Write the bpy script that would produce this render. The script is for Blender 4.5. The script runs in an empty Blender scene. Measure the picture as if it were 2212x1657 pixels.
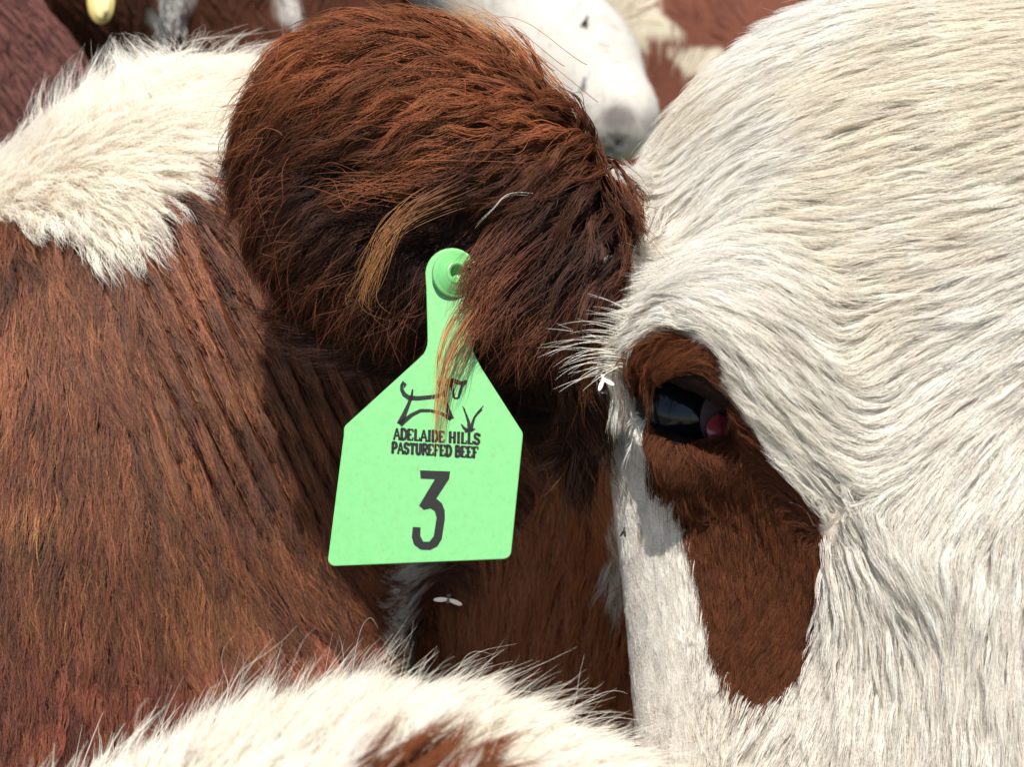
import bpy, math, random, time
import numpy as np
from mathutils import Matrix, Vector
T0 = time.time()
random.seed(7)
rng = np.random.default_rng(11)
scene = bpy.context.scene
COL = scene.collection

# ------------------------------------------------------------------ camera
CAM_H, PITCH, TANH = 1.45, math.radians(18.0), 0.35
CAM = np.array([0.0, 0.0, CAM_H])
AX = np.array([1.0, 0.0, 0.0])                                   # right
AZ = np.array([0.0, math.cos(PITCH), -math.sin(PITCH)])          # view direction
AY = np.array([0.0, math.sin(PITCH), math.cos(PITCH)])           # up
RC = np.stack([AX, AY, AZ], axis=1)                              # columns: right, up, forward
W2, H2 = 1105.5, 828.5
cam_d = bpy.data.cameras.new('camera')
cam_d.sensor_width = 36.0
cam_d.lens = 18.0 / TANH
cam_d.clip_start = 0.02
cam_d.clip_end = 3000.0
cam = bpy.data.objects.new('camera', cam_d)
COL.objects.link(cam)
cam.location = CAM
cam.rotation_euler = (math.pi / 2 - PITCH, 0, 0)
scene.camera = cam
cam_d.dof.use_dof = True
cam_d.dof.focus_distance = 0.58
cam_d.dof.aperture_fstop = 15.0

# ------------------------------------------------------------------ sky and sun
SUN_EL, SUN_AZ = math.radians(62), math.radians(181)              # azimuth clockwise from +Y (behind the camera = 180)
w = bpy.data.worlds.new('World')
scene.world = w
w.use_nodes = True
nt = w.node_tree
bg = nt.nodes['Background']
sky = nt.nodes.new('ShaderNodeTexSky')
sky.sky_type = 'NISHITA'
sky.sun_disc = False
sky.sun_elevation = SUN_EL
sky.sun_rotation = SUN_AZ
sky.altitude = 100
nt.links.new(sky.outputs[0], bg.inputs[0])
bg.inputs[1].default_value = 0.115
sd = bpy.data.lights.new('sun', 'SUN')
sd.energy = 5.0
sd.angle = math.radians(0.5)
sd.color = (1.0, 0.955, 0.88)
sun = bpy.data.objects.new('sun', sd)
COL.objects.link(sun)
to_sun = Vector((math.sin(SUN_AZ) * math.cos(SUN_EL), math.cos(SUN_AZ) * math.cos(SUN_EL), math.sin(SUN_EL)))
sun.rotation_euler = to_sun.to_track_quat('Z', 'Y').to_euler()
sun.location = (0, -2, 6)
vs = scene.view_settings
vs.view_transform = 'Standard'
vs.look = 'None'
vs.gamma = 1.0
vs.exposure = 0.66
vs.use_curve_mapping = False
scene.render.film_transparent = False
cy = scene.cycles
cy.max_bounces = 10
cy.diffuse_bounces = 7
cy.glossy_bounces = 5
cy.transmission_bounces = 10
cy.transparent_max_bounces = 8
cy.use_denoising = True
scene.cycles_curves.shape = 'RIBBONS'

# ------------------------------------------------------------------ geometry helpers
K = TANH / W2
def C(px, py, z):
    """world point of a picture position (2211 x 1657) at a depth in metres"""
    z = np.asarray(z, float)
    x = (np.asarray(px, float) - W2) * K * z
    y = -(np.asarray(py, float) - H2) * K * z
    return CAM + x[..., None] * AX + y[..., None] * AY + z[..., None] * AZ
def project(p):
    q = p - CAM
    z = q @ AZ
    zz = np.where(np.abs(z) < 1e-4, 1e-4, z)
    return (q @ AX) / zz / K + W2, H2 - (q @ AY) / zz / K, z
def camvec(x, y, z=0.0):
    return x * AX + y * AY + z * AZ
def nrm(v):
    return v / np.maximum(np.linalg.norm(v, axis=-1, keepdims=True), 1e-9)
def rot_cam(rx=0, ry=0, rz=0):
    """rotation of a camera-aligned frame, degrees"""
    m = Matrix.Rotation(math.radians(rz), 3, 'Z') @ Matrix.Rotation(math.radians(ry), 3, 'Y') @ Matrix.Rotation(math.radians(rx), 3, 'X')
    return RC @ np.array(m)
class Ell:
    def __init__(s, c, r, R=None, k=0.03, sub=False, grp=''):
        s.c, s.r, s.R, s.k, s.sub, s.grp = np.asarray(c, float), np.asarray(r, float), (RC if R is None else R), k, sub, grp
    def __call__(s, P):
        q = (P - s.c) @ s.R
        k0 = np.sqrt(((q / s.r) ** 2).sum(-1))
        k1 = np.sqrt(((q / (s.r ** 2)) ** 2).sum(-1))
        return np.where(k1 > 1e-6, k0 * (k0 - 1) / np.maximum(k1, 1e-6), -s.r.min())
class Cap:
    def __init__(s, a, b, ra, rb, k=0.03, sub=False, grp=''):
        s.a, s.b, s.ra, s.rb, s.k, s.sub, s.grp = np.asarray(a, float), np.asarray(b, float), ra, rb, k, sub, grp
    def __call__(s, P):
        ab = s.b - s.a
        t = np.clip(((P - s.a) @ ab) / (ab @ ab), 0, 1)
        return np.linalg.norm(P - s.a - t[..., None] * ab, axis=-1) - (s.ra + (s.rb - s.ra) * t)
def smin(a, b, k):
    h = np.clip(0.5 + 0.5 * (b - a) / k, 0, 1)
    return b + (a - b) * h - k * h * (1 - h)
def sdf_eval(prims, P):
    d = None
    for p in prims:
        v = p(P)
        if d is None: d = v
        elif p.sub: d = -smin(-d, v, p.k)
        else: d = smin(d, v, p.k)
    return d
def axis_coords(lo, flo, fhi, hi, fine, coarse):
    a = np.arange(flo, fhi + fine, fine)
    left = []
    x, st = flo, fine
    while x > lo:
        st = min(st * 1.25, coarse); x -= st; left.append(x)
    right = []
    x, st = a[-1], fine
    while x < hi:
        st = min(st * 1.25, coarse); x += st; right.append(x)
    return np.array(left[::-1] + list(a) + right)
class Field:
    """signed distance grid, its surface mesh and fast look-ups"""
    def __init__(s, prims, ax):
        s.ax = ax
        s.prims = prims
        nx, ny, nz = (len(a) for a in ax)
        D = np.empty((nx, ny, nz), np.float32)
        Y, Z = np.meshgrid(ax[1], ax[2], indexing='ij')
        step = max(1, int(400000 / (ny * nz)))
        for i in range(0, nx, step):
            xs = ax[0][i:i + step]
            P = np.empty((len(xs), ny, nz, 3))
            P[..., 0] = xs[:, None, None]; P[..., 1] = Y; P[..., 2] = Z
            D[i:i + step] = sdf_eval(prims, P)
        s.D = D
    def _loc(s, p):
        out = []
        for k in range(3):
            f = np.interp(p[..., k], s.ax[k], np.arange(len(s.ax[k])))
            i = np.minimum(f.astype(int), len(s.ax[k]) - 2)
            out.append((i, f - i))
        return out
    def val(s, p):
        (i, a), (j, b), (k, c) = s._loc(p)
        D = s.D
        return (D[i, j, k] * (1 - a) * (1 - b) * (1 - c) + D[i + 1, j, k] * a * (1 - b) * (1 - c) + D[i, j + 1, k] * (1 - a) * b * (1 - c)
                + D[i, j, k + 1] * (1 - a) * (1 - b) * c + D[i + 1, j + 1, k] * a * b * (1 - c) + D[i + 1, j, k + 1] * a * (1 - b) * c
                + D[i, j + 1, k + 1] * (1 - a) * b * c + D[i + 1, j + 1, k + 1] * a * b * c)
    def grad(s, p, h=0.004):
        g = np.empty_like(p)
        for k in range(3):
            e = np.zeros(3); e[k] = h
            g[..., k] = s.val(p + e) - s.val(p - e)
        return nrm(g)
    def mesh(s):
        D, ax = s.D, s.ax
        n = np.array(D.shape)
        neg = D < 0
        c = np.zeros(n - 1, np.int8)
        for dx in (0, 1):
            for dy in (0, 1):
                for dz in (0, 1):
                    c += neg[dx:n[0] - 1 + dx, dy:n[1] - 1 + dy, dz:n[2] - 1 + dz]
        act = np.argwhere((c > 0) & (c < 8))
        idx = -np.ones(n - 1, np.int64)
        idx[tuple(act.T)] = np.arange(len(act))
        acc = np.zeros((len(act), 3)); cnt = np.zeros(len(act))
        cor = [(0, 0, 0), (1, 0, 0), (0, 1, 0), (1, 1, 0), (0, 0, 1), (1, 0, 1), (0, 1, 1), (1, 1, 1)]
        for a in range(8):
            for b in range(a + 1, 8):
                if sum(abs(np.array(cor[a]) - np.array(cor[b]))) != 1: continue
                ia, ib = act + cor[a], act + cor[b]
                da, db = D[tuple(ia.T)], D[tuple(ib.T)]
                m = (da < 0) != (db < 0)
                t = np.where(m, da / np.where(m, da - db, 1), 0)[:, None]
                pa = np.stack([ax[k][ia[:, k]] for k in range(3)], 1)
                pb = np.stack([ax[k][ib[:, k]] for k in range(3)], 1)
                acc += np.where(m[:, None], pa + (pb - pa) * t, 0); cnt += m
        V = acc / cnt[:, None]
        F = []
        for k in range(3):
            u, v = [(1, 2), (2, 0), (0, 1)][k]
            sl = [slice(None)] * 3
            a = [slice(0, -1) if q == k else slice(1, -1) for q in range(3)]
            b = [slice(1, None) if q == k else slice(1, -1) for q in range(3)]
            A, B = neg[tuple(a)], neg[tuple(b)]
            e = np.argwhere(A != B)
            off = np.array([0 if q == k else 1 for q in range(3)])
            g = e + off
            flip = A[tuple(e.T)]
            du = np.zeros(3, int); du[u] = 1
            dv = np.zeros(3, int); dv[v] = 1
            q = np.stack([idx[tuple((g - du - dv).T)], idx[tuple((g - dv).T)], idx[tuple(g.T)], idx[tuple((g - du).T)]], 1)
            q[~flip] = q[~flip][:, ::-1]
            F.append(q)
        return V, np.concatenate(F)
def link_mesh(name, V, F, mat, parent=None, smooth=True):
    me = bpy.data.meshes.new(name)
    me.from_pydata([tuple(v) for v in V], [], [tuple(int(i) for i in f) for f in F])
    if smooth: me.polygons.foreach_set('use_smooth', [True] * len(me.polygons))
    if mat: me.materials.append(mat)
    me.update()
    o = bpy.data.objects.new(name, me)
    COL.objects.link(o)
    if parent: o.parent = parent; o.matrix_parent_inverse = parent.matrix_world.inverted()
    return o
def quick_mesh(name, V, F, mat, parent=None):
    """large quad mesh without python lists of vertices"""
    me = bpy.data.meshes.new(name)
    me.vertices.add(len(V)); me.vertices.foreach_set('co', np.asarray(V, np.float32).ravel())
    me.loops.add(F.size); me.loops.foreach_set('vertex_index', F.astype(np.int32).ravel())
    me.polygons.add(len(F))
    me.polygons.foreach_set('loop_start', np.arange(0, F.size, F.shape[1], dtype=np.int32))
    me.polygons.foreach_set('use_smooth', np.ones(len(F), bool))
    me.update(calc_edges=True); me.validate()
    if mat: me.materials.append(mat)
    o = bpy.data.objects.new(name, me)
    COL.objects.link(o)
    if parent: o.parent = parent; o.matrix_parent_inverse = parent.matrix_world.inverted()
    return o
def thing(name, label, cat, loc=(0, 0, 0), group=None):
    o = bpy.data.objects.new(name, None)
    COL.objects.link(o)
    o.location = loc
    o.matrix_world = Matrix.Translation(loc)
    o['label'] = label; o['category'] = cat
    if group: o['group'] = group
    return o
def tag(o, label, cat, group=None):
    o['label'] = label; o['category'] = cat
    if group: o['group'] = group
    return o

# ================================================================== main cow: solid form
E, Cp = Ell, Cap
prims = [
    # head
    Ell(C(2130, 610, 0.665), (0.148, 0.133, 0.125), grp='head'),
    Ell(C(1755, 520, 0.665), (0.062, 0.072, 0.078), k=0.05, grp='head'),
    Cap(C(2110, 800, 0.64), C(2120, 2500, 0.60), 0.125, 0.085, k=0.06, grp='head'),
    Cap(C(1660, 1050, 0.628), C(1740, 1900, 0.62), 0.064, 0.066, k=0.05, grp='head'),
    Ell(C(2130, 2450, 0.58), (0.085, 0.07, 0.08), k=0.05, grp='head'),
    # brow ridge
    Cap(C(1425, 765, 0.585), C(1600, 770, 0.553), 0.014, 0.022, k=0.025, grp='head'),
    Cap(C(1600, 770, 0.553), C(1960, 1120, 0.548), 0.022, 0.020, k=0.05, grp='head'),
    # eye socket and the hollow under the ridge
    Ell(C(1484, 890, 0.560), (0.0200, 0.0165, 0.035), R=rot_cam(0, -25, -40), k=0.006, sub=True, grp='head'),
    # lower lid
    Cap(C(1405, 940, 0.580), C(1470, 1000, 0.560), 0.006, 0.007, k=0.012, grp='head'),
    Cap(C(1470, 1000, 0.560), C(1600, 995, 0.552), 0.007, 0.005, k=0.012, grp='head'),
]
ear = [
    Ell(C(942, 375, 0.60), (0.067, 0.046, 0.024), R=rot_cam(-22, 6, -27), k=0.03, grp='ear'),
    Ell(C(835, 455, 0.605), (0.034, 0.036, 0.019), R=rot_cam(-10, 6, 0), k=0.03, grp='ear'),
    Ell(C(1205, 590, 0.625), (0.031, 0.034, 0.028), k=0.04, grp='ear'),
    Ell(C(850, 450, 0.564), (0.052, 0.027, 0.030), R=rot_cam(0, 0, -18), k=0.015, sub=True, grp='ear'),
]
neck = [
    Ell(C(390, 840, 0.80), (0.130, 0.172, 0.125), R=rot_cam(0, 0, -14), k=0.05, grp='neck'),
    Ell(C(-80, 1280, 0.83), (0.22, 0.21, 0.17), R=rot_cam(0, 0, 18), k=0.06, grp='neck'),
    Cap(C(560, 950, 0.82), C(1250, 830, 0.86), 0.105, 0.085, k=0.05, grp='neck'),
    Cap(C(560, 1150, 0.775), C(660, 1650, 0.76), 0.050, 0.055, k=0.05, grp='neck'),
]
cheek = [
    Ell(C(1190, 1150, 0.835), (0.068, 0.18, 0.065), R=rot_cam(0, 0, 2), k=0.02, grp='cheek'),
    Cap(C(1400, 850, 0.80), C(1600, 1000, 0.74), 0.065, 0.07, k=0.04, grp='cheek'),
    Cap(C(1200, 1550, 0.87), C(1230, 2300, 0.98), 0.075, 0.12, k=0.05, grp='cheek'),
]
body = [   # out of the picture: trunk and legs
    Ell((-0.95, 0.98, 1.02), (0.78, 0.34, 0.36), R=np.eye(3), k=0.12, grp='neck'),
    Cap((-0.42, 0.86, 0.95), (-0.40, 0.84, 0.05), 0.095, 0.05, k=0.08, grp='neck'),
    Cap((-0.42, 1.14, 0.95), (-0.40, 1.16, 0.05), 0.095, 0.05, k=0.08, grp='neck'),
    Cap((-1.50, 0.84, 0.95), (-1.55, 0.82, 0.05), 0.12, 0.05, k=0.08, grp='neck'),
    Cap((-1.50, 1.14, 0.95), (-1.55, 1.16, 0.05), 0.12, 0.05, k=0.08, grp='neck'),
]
prims = prims + ear + neck + cheek + body

# ================================================================== fur
def vnoise(u, v, scale, seed=0):
    """smooth value noise in 0..1"""
    r = np.random.default_rng(seed).random((64, 64))
    x, y = np.asarray(u) / scale + 1000.37, np.asarray(v) / scale + 1000.91
    i, j = np.floor(x).astype(int), np.floor(y).astype(int)
    a, b = x - i, y - j
    a, b = a * a * (3 - 2 * a), b * b * (3 - 2 * b)
    i0, i1, j0, j1 = i % 64, (i + 1) % 64, j % 64, (j + 1) % 64
    return (r[i0, j0] * (1 - a) + r[i1, j0] * a) * (1 - b) + (r[i0, j1] * (1 - a) + r[i1, j1] * a) * b
def inpoly(u, v, poly):
    poly = np.asarray(poly, float)
    res = np.zeros(np.shape(u), bool)
    n = len(poly)
    j = n - 1
    for i in range(n):
        xi, yi = poly[i]; xj, yj = poly[j]
        c = ((yi > v) != (yj > v)) & (u < (xj - xi) * (v - yi) / (yj - yi + 1e-9) + xi)
        res ^= c
        j = i
    return res
def sstep(a, b, x):
    t = np.clip((x - a) / (b - a), 0, 1)
    return t * t * (3 - 2 * t)
class Flow:
    """lie of the coat: hair directions interpolated from combing strokes"""
    def __init__(s, guides, power=4.0, soft=30.0):
        g = np.array(guides, float)
        s.x0, s.y0, s.st = -500.0, -500.0, 20.0
        X, Y = np.meshgrid(np.arange(-500, 2740, 20.0), np.arange(-500, 2200, 20.0), indexing='ij')
        d2 = (X[..., None] - g[:, 0]) ** 2 + (Y[..., None] - g[:, 1]) ** 2 + soft ** 2
        wgt = d2 ** (-power / 2)
        dn = g[:, 2:4] / np.linalg.norm(g[:, 2:4], axis=1, keepdims=True)
        s.G = (wgt[..., None] * dn).sum(2) / wgt.sum(2)[..., None]
    def __call__(s, u, v):
        f = np.clip((u - s.x0) / s.st, 0, s.G.shape[0] - 1.001)
        h = np.clip((v - s.y0) / s.st, 0, s.G.shape[1] - 1.001)
        i, j = f.astype(int), h.astype(int)
        a, b = (f - i)[..., None], (h - j)[..., None]
        G = s.G
        return (G[i, j] * (1 - a) + G[i + 1, j] * a) * (1 - b) + (G[i, j + 1] * (1 - a) + G[i + 1, j + 1] * a) * b
def scatter(V, Q, n, wfun=None):
    """n random points on a quad mesh, weighted by area and wfun(centre)"""
    P = V[Q]
    c = P.mean(1)
    area = 0.5 * np.linalg.norm(np.cross(P[:, 2] - P[:, 0], P[:, 3] - P[:, 1]), axis=1)
    wq = area if wfun is None else area * wfun(c)
    cdf = np.cumsum(wq); cdf /= cdf[-1]
    i = np.searchsorted(cdf, rng.random(n))
    a, b = rng.random((n, 1)), rng.random((n, 1))
    p = P[i]
    return (p[:, 0] * (1 - a) + p[:, 1] * a) * (1 - b) + (p[:, 3] * (1 - a) + p[:, 2] * a) * b
from mathutils import kdtree
def nearest(src, q):
    kd = kdtree.KDTree(len(src))
    for i, p in enumerate(src): kd.insert(p, i)
    kd.balance()
    return np.array([kd.find(p)[1] for p in q])
def trace(F, p, n, flow, L, lift, layer, S, wave=0.25, droop=0.0, stand=0.0):
    """hair paths: start on the skin, follow the combing, lie down on the coat"""
    N = len(p)
    out = np.empty((N, S + 1, 3))
    out[:, 0] = p
    ph = rng.random((N, 2)) * 6.283
    fr = 2.0 + 3.0 * rng.random(N)
    step = (L / S)[:, None]
    cur = p.copy()
    for i in range(S):
        t = i / S
        u, v, _ = project(cur)
        d2 = flow(u, v)
        d = d2[:, :1] * AX - d2[:, 1:] * AY
        g = F.grad(cur)
        d = nrm(d - (d * g).sum(1, keepdims=True) * g)
        side = np.cross(g, d)
        lf = lift * (1 - t) ** 1.5 + 0.02 + stand
        d = d + g * lf[:, None] + side * (wave * np.sin(fr * t * 6.283 / 2 + ph[:, 0]))[:, None]
        d[:, 2] -= droop * t
        cur = cur + nrm(d) * step
        h = F.val(cur)
        need = layer * math.sqrt((i + 1) / S)
        push = np.maximum(0, need - h)
        cur = cur + g * push[:, None]
        out[:, i + 1] = cur
    return out
def groom(name, parent, F, P, flow, L, lift, layer, rad, croot, ctip, mat, S=7, gfrac=0.12, bfrac=0.015,
          c1=0.6, c2=0.75, frizz=0.0008, wave=0.25, droop=0.0, fly=0.03, lenvar=0.35, offset=None, keep=None, keyoff=None, stand=0.0, lockvar=0.0, cscale=1.0):
    N = len(P)
    n = F.grad(P)
    P = P - n * 0.001
    if offset is not None: P = P + n * offset[:, None]
    bc = lambda a: np.broadcast_to(np.asarray(a, float), (N,)).copy()
    L, lift, layer, rad, stand, wave = bc(L), bc(lift), bc(layer), bc(rad), bc(stand), bc(wave)
    uo, vo, _ = project(P)
    rad = rad * np.where((uo < -150) | (uo > 2360) | (vo < -150) | (vo > 1810), 2.4, 1.0)
    layer = layer * (0.25 + 1.5 * rng.random(N) ** 2)
    key = P + n * 0.02
    if keyoff is not None: key = key + keyoff[:, None] * AZ
    ng = max(8, int(N * gfrac)); nb = max(4, int(N * bfrac))
    gi = rng.choice(N, ng, replace=False); bi = gi[:nb]
    G = trace(F, P[gi], n[gi], flow, L[gi] * (0.85 + 0.3 * rng.random(ng)), lift[gi], layer[gi], S, wave[gi], droop, stand[gi])
    T = np.linspace(0, 1, S + 1)
    # small locks lean towards big locks
    nbig = nearest(key[bi], key[gi])
    B = G[:nb][nbig]
    cs = (c1 * (0.3 + 0.9 * rng.random(ng)) * (0.4 + 0.9 * rng.random(nb))[nbig]).clip(0, 0.95)
    G = G + (B - G) * (cs[:, None] * T[None, :] ** 1.6)[..., None]
    nn = nearest(key[gi], key)
    A = G[nn]
    if lockvar:
        lk = np.exp(rng.normal(0, lockvar, nb))[nbig][nn][:, None] * np.exp(rng.normal(0, lockvar * 0.6, ng))[nn][:, None]
        croot, ctip = np.clip(croot * lk, 0.002, 0.9), np.clip(ctip * lk, 0.002, 0.9)
    lf = (1 - lenvar + lenvar * 1.25 * rng.random(N))
    flyers = rng.random(N) < fly
    lf = np.where(flyers, lf * 1.25, lf)
    # resample each guide to the strand's own length
    f = np.clip(T[None, :] * lf[:, None], 0, 1.6) * S
    i0 = np.clip(f.astype(int), 0, S - 1); a = (f - i0)[..., None]
    rows = np.arange(N)[:, None]
    path = A[rows, i0] * (1 - a) + A[rows, np.minimum(i0 + 1, S)] * a
    off = P - A[:, 0]
    cc = np.where(flyers, 0.0, c2 * (0.35 + 0.85 * rng.random(ng))[nn] * (0.7 + 0.5 * rng.random(N)) * np.clip(L / 0.020, 0.35, 1.0) * cscale).clip(0, 0.98)
    path = path + off[:, None] * (1 - cc[:, None] * T[None, :] ** 1.3)[..., None]
    # frizz
    fz = frizz * np.clip(L / 0.028, 0.15, 1.2) * np.where(flyers, 2.6, 1.0) * (0.4 + 1.2 * rng.random(N))
    d1, d2 = rng.normal(size=(N, 3)), rng.normal(size=(N, 3))
    k1, k2 = 2 + 4 * rng.random((N, 1)), 5 + 6 * rng.random((N, 1))
    p1, p2 = 6.283 * rng.random((N, 1)), 6.283 * rng.random((N, 1))
    env = T[None, :] ** 0.8 * fz[:, None]
    path = path + d1[:, None] * (env * np.sin(k1 * T + p1))[..., None] + d2[:, None] * (0.4 * env * np.sin(k2 * T + p2))[..., None]
    flat = path.reshape(-1, 3)
    h = F.val(flat)
    push = np.maximum(0, 0.0006 + 0 * h - h)
    push[::S + 1] = 0
    g = F.grad(flat[push > 0])
    flat[push > 0] += g * push[push > 0][:, None]
    if keep is not None:
        m = keep(flat.reshape(N, S + 1, 3)); flat = flat.reshape(N, S + 1, 3)[m].reshape(-1, 3)
        rad, croot, ctip = rad[m], croot[m], ctip[m]; N = int(m.sum())
    return strands(name, parent, flat.reshape(N, S + 1, 3), rad, croot, ctip, mat)
def strands(name, parent, path, rad, croot, ctip, mat, taper=0.15):
    N, M, _ = path.shape
    hc = bpy.data.hair_curves.new(name)
    hc.add_curves([M] * N)
    hc.position_data.foreach_set('vector', path.astype(np.float32).ravel())
    T = np.linspace(0, 1, M)
    r = rad[:, None] * (1 - (1 - taper) * T[None, :] ** 2.0)
    at = hc.attributes.get('radius') or hc.attributes.new('radius', 'FLOAT', 'POINT')
    at.data.foreach_set('value', r.astype(np.float32).ravel())
    for nm, c in (('croot', croot), ('ctip', ctip)):
        at = hc.attributes.new(nm, 'FLOAT_COLOR', 'CURVE')
        at.data.foreach_set('color', np.concatenate([c, np.ones((N, 1))], 1).astype(np.float32).ravel())
    hc.materials.append(mat)
    o = bpy.data.objects.new(name, hc)
    COL.objects.link(o)
    o.parent = parent; o.matrix_parent_inverse = parent.matrix_world.inverted()
    return o
def fur_material(name, gloss=0.12, rough=0.35, trans=0.35, tint=0.75):
    m = bpy.data.materials.new(name)
    m.use_nodes = True
    t = m.node_tree; t.nodes.clear()
    N = t.nodes.new; Lk = t.links.new
    out = N('ShaderNodeOutputMaterial')
    a1, a2, hi = N('ShaderNodeAttribute'), N('ShaderNodeAttribute'), N('ShaderNodeHairInfo')
    a1.attribute_name, a2.attribute_name = 'croot', 'ctip'
    mix = N('ShaderNodeMix'); mix.data_type = 'RGBA'
    Lk(hi.outputs['Intercept'], mix.inputs['Factor'])
    Lk(a1.outputs['Color'], mix.inputs[6]); Lk(a2.outputs['Color'], mix.inputs[7])
    dif, tr, gl = N('ShaderNodeBsdfDiffuse'), N('ShaderNodeBsdfTranslucent'), N('ShaderNodeBsdfHair')
    gl.component = 'Reflection'
    gl.inputs['RoughnessU'].default_value = rough; gl.inputs['RoughnessV'].default_value = 0.6
    gl.inputs['Offset'].default_value = math.radians(-3)
    Lk(mix.outputs[2], dif.inputs[0]); Lk(mix.outputs[2], tr.inputs[0])
    gm = N('ShaderNodeMix'); gm.data_type = 'RGBA'; gm.blend_type = 'MIX'
    gm.inputs['Factor'].default_value = tint
    gm.inputs[6].default_value = (1, 1, 1, 1)
    sc = N('ShaderNodeMix'); sc.data_type = 'RGBA'; sc.blend_type = 'MULTIPLY'; sc.inputs['Factor'].default_value = 1.0; sc.clamp_result = True
    sc.inputs[7].default_value = (3.5, 3.5, 3.5, 1)
    Lk(mix.outputs[2], sc.inputs[6]); Lk(sc.outputs[2], gm.inputs[7]); Lk(gm.outputs[2], gl.inputs['Color'])
    m1, m2 = N('ShaderNodeMixShader'), N('ShaderNodeMixShader')
    m1.inputs[0].default_value = trans
    Lk(dif.outputs[0], m1.inputs[1]); Lk(tr.outputs[0], m1.inputs[2])
    m2.inputs[0].default_value = gloss
    Lk(m1.outputs[0], m2.inputs[1]); Lk(gl.outputs[0], m2.inputs[2])
    Lk(m2.outputs[0], out.inputs[0])
    return m
def skin_material(name):
    m = bpy.data.materials.new(name)
    m.use_nodes = True
    t = m.node_tree
    b = t.nodes['Principled BSDF']
    a = t.nodes.new('ShaderNodeAttribute'); a.attribute_name = 'coat'
    t.links.new(a.outputs['Color'], b.inputs['Base Color'])
    b.inputs['Roughness'].default_value = 0.9
    b.inputs['Specular IOR Level'].default_value = 0.06
    return m
def paint(o, col):
    at = o.data.attributes.new('coat', 'FLOAT_COLOR', 'POINT')
    at.data.foreach_set('color', np.concatenate([col, np.ones((len(col), 1))], 1).astype(np.float32).ravel())
def vary(c, amt, hue=0.0):
    """per-hair variation of a colour array"""
    n = len(c)
    k = np.exp(rng.normal(0, amt, (n, 1)))
    h = 1 + rng.normal(0, hue, (n, 3))
    return np.clip(c * k * h, 0.002, 0.95)
def in_view(c, mu=220):
    u, v, z = project(c)
    near = (z > 0.1) & (u > -mu) & (u < 2211 + mu) & (v > -mu) & (v < 1657 + mu)
    wide = (z > 0.1) & (u > -1300) & (u < 3500) & (v > -900) & (v < 2500)
    return np.where(near, 1.0, np.where(wide, 0.16, 0.0))
M_FUR_W = fur_material('white_fur', 0.03, 0.4, 0.48)
M_FUR_B = fur_material('brown_fur', 0.20, 0.36, 0.30, 0.84)
M_SKIN = skin_material('skin')
M_FUR_E = fur_material('ear_hair', 0.10, 0.22, 0.30, 0.88)
M_FUR_FAR = fur_material('far_fur', 0.04, 0.4, 0.3)

ax = [axis_coords(-1.85, -0.36, 0.40, 0.62, 0.005, 0.04),
      axis_coords(0.30, 0.42, 0.84, 1.45, 0.005, 0.04),
      axis_coords(-0.06, 0.98, 1.60, 1.70, 0.005, 0.04)]
FA = Field(prims, ax)
VA, QA = FA.mesh()
print('main cow', FA.D.shape, len(VA), len(QA), round(time.time() - T0, 1))
cow = thing('cow', 'brown and white cow wearing the green tag, its white face and eye filling the picture', 'cow', tuple(C(600, 900, 0.8) * np.array([1, 1, 0])))
bodyA = quick_mesh('body', VA, QA, M_SKIN, cow)

GRP = {g: [p for p in prims if p.grp == g and not p.sub] for g in ('head', 'ear', 'neck', 'cheek')}
def region(P):
    d = np.stack([np.min([p(P) for p in GRP[g]], axis=0) for g in ('head', 'ear', 'neck', 'cheek')], 0)
    r = d.argmin(0)
    u, v, z = project(P)
    r = np.where((r == 1) & (u > 1326 + 0.05 * (v - 450)) & (z < 0.75), 0, r)
    return r
EYE_PATCH = [(1375, 745), (1440, 715), (1490, 722), (1545, 770), (1570, 850), (1620, 930), (1690, 1000), (1745, 1060), (1775, 1140), (1775, 1250),
             (1768, 1350), (1748, 1430), (1705, 1490), (1645, 1515), (1572, 1470), (1533, 1390), (1515, 1300), (1498, 1220), (1478, 1130), (1452, 1078),
             (1430, 1062), (1405, 1070), (1395, 1000), (1400, 950), (1410, 900), (1400, 850), (1368, 805), (1345, 790)]
NECK_WHITE = [(-600, 100), (-600, 480), (0, 480), (60, 500), (120, 490), (200, 530), (300, 520), (350, 470), (385, 420), (440, 370), (500, 385), (560, 400),
              (640, 400), (640, -200), (-600, -200)]
WHITE = np.array([0.90, 0.845, 0.745]); CREAM = np.array([0.82, 0.72, 0.55]); GREYW = np.array([0.62, 0.58, 0.53])
BROWN = np.array([0.125, 0.040, 0.017]); RUST = np.array([0.205, 0.066, 0.024]); DARK = np.array([0.040, 0.013, 0.008]); TAN = np.array([0.34, 0.155, 0.055])
def lerp(a, b, t):
    return a + (b - a) * np.asarray(t)[:, None]

# skin colour under the coat
u, v, z = project(VA)
rg = region(VA)
skin = np.tile(BROWN * 0.5, (len(VA), 1))
hw = (rg == 0) & ~inpoly(u, v, EYE_PATCH)
skin[hw] = (0.55, 0.47, 0.38)
skin[(rg == 2) & inpoly(u, v, NECK_WHITE)] = (0.5, 0.42, 0.34)
eyed = np.hypot(u - 1484, (v - 890)) < 105
skin[eyed & (rg == 0)] = (0.012, 0.006, 0.005)
skin[rg == 3] = RUST * 1.2
paint(bodyA, skin)

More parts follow.
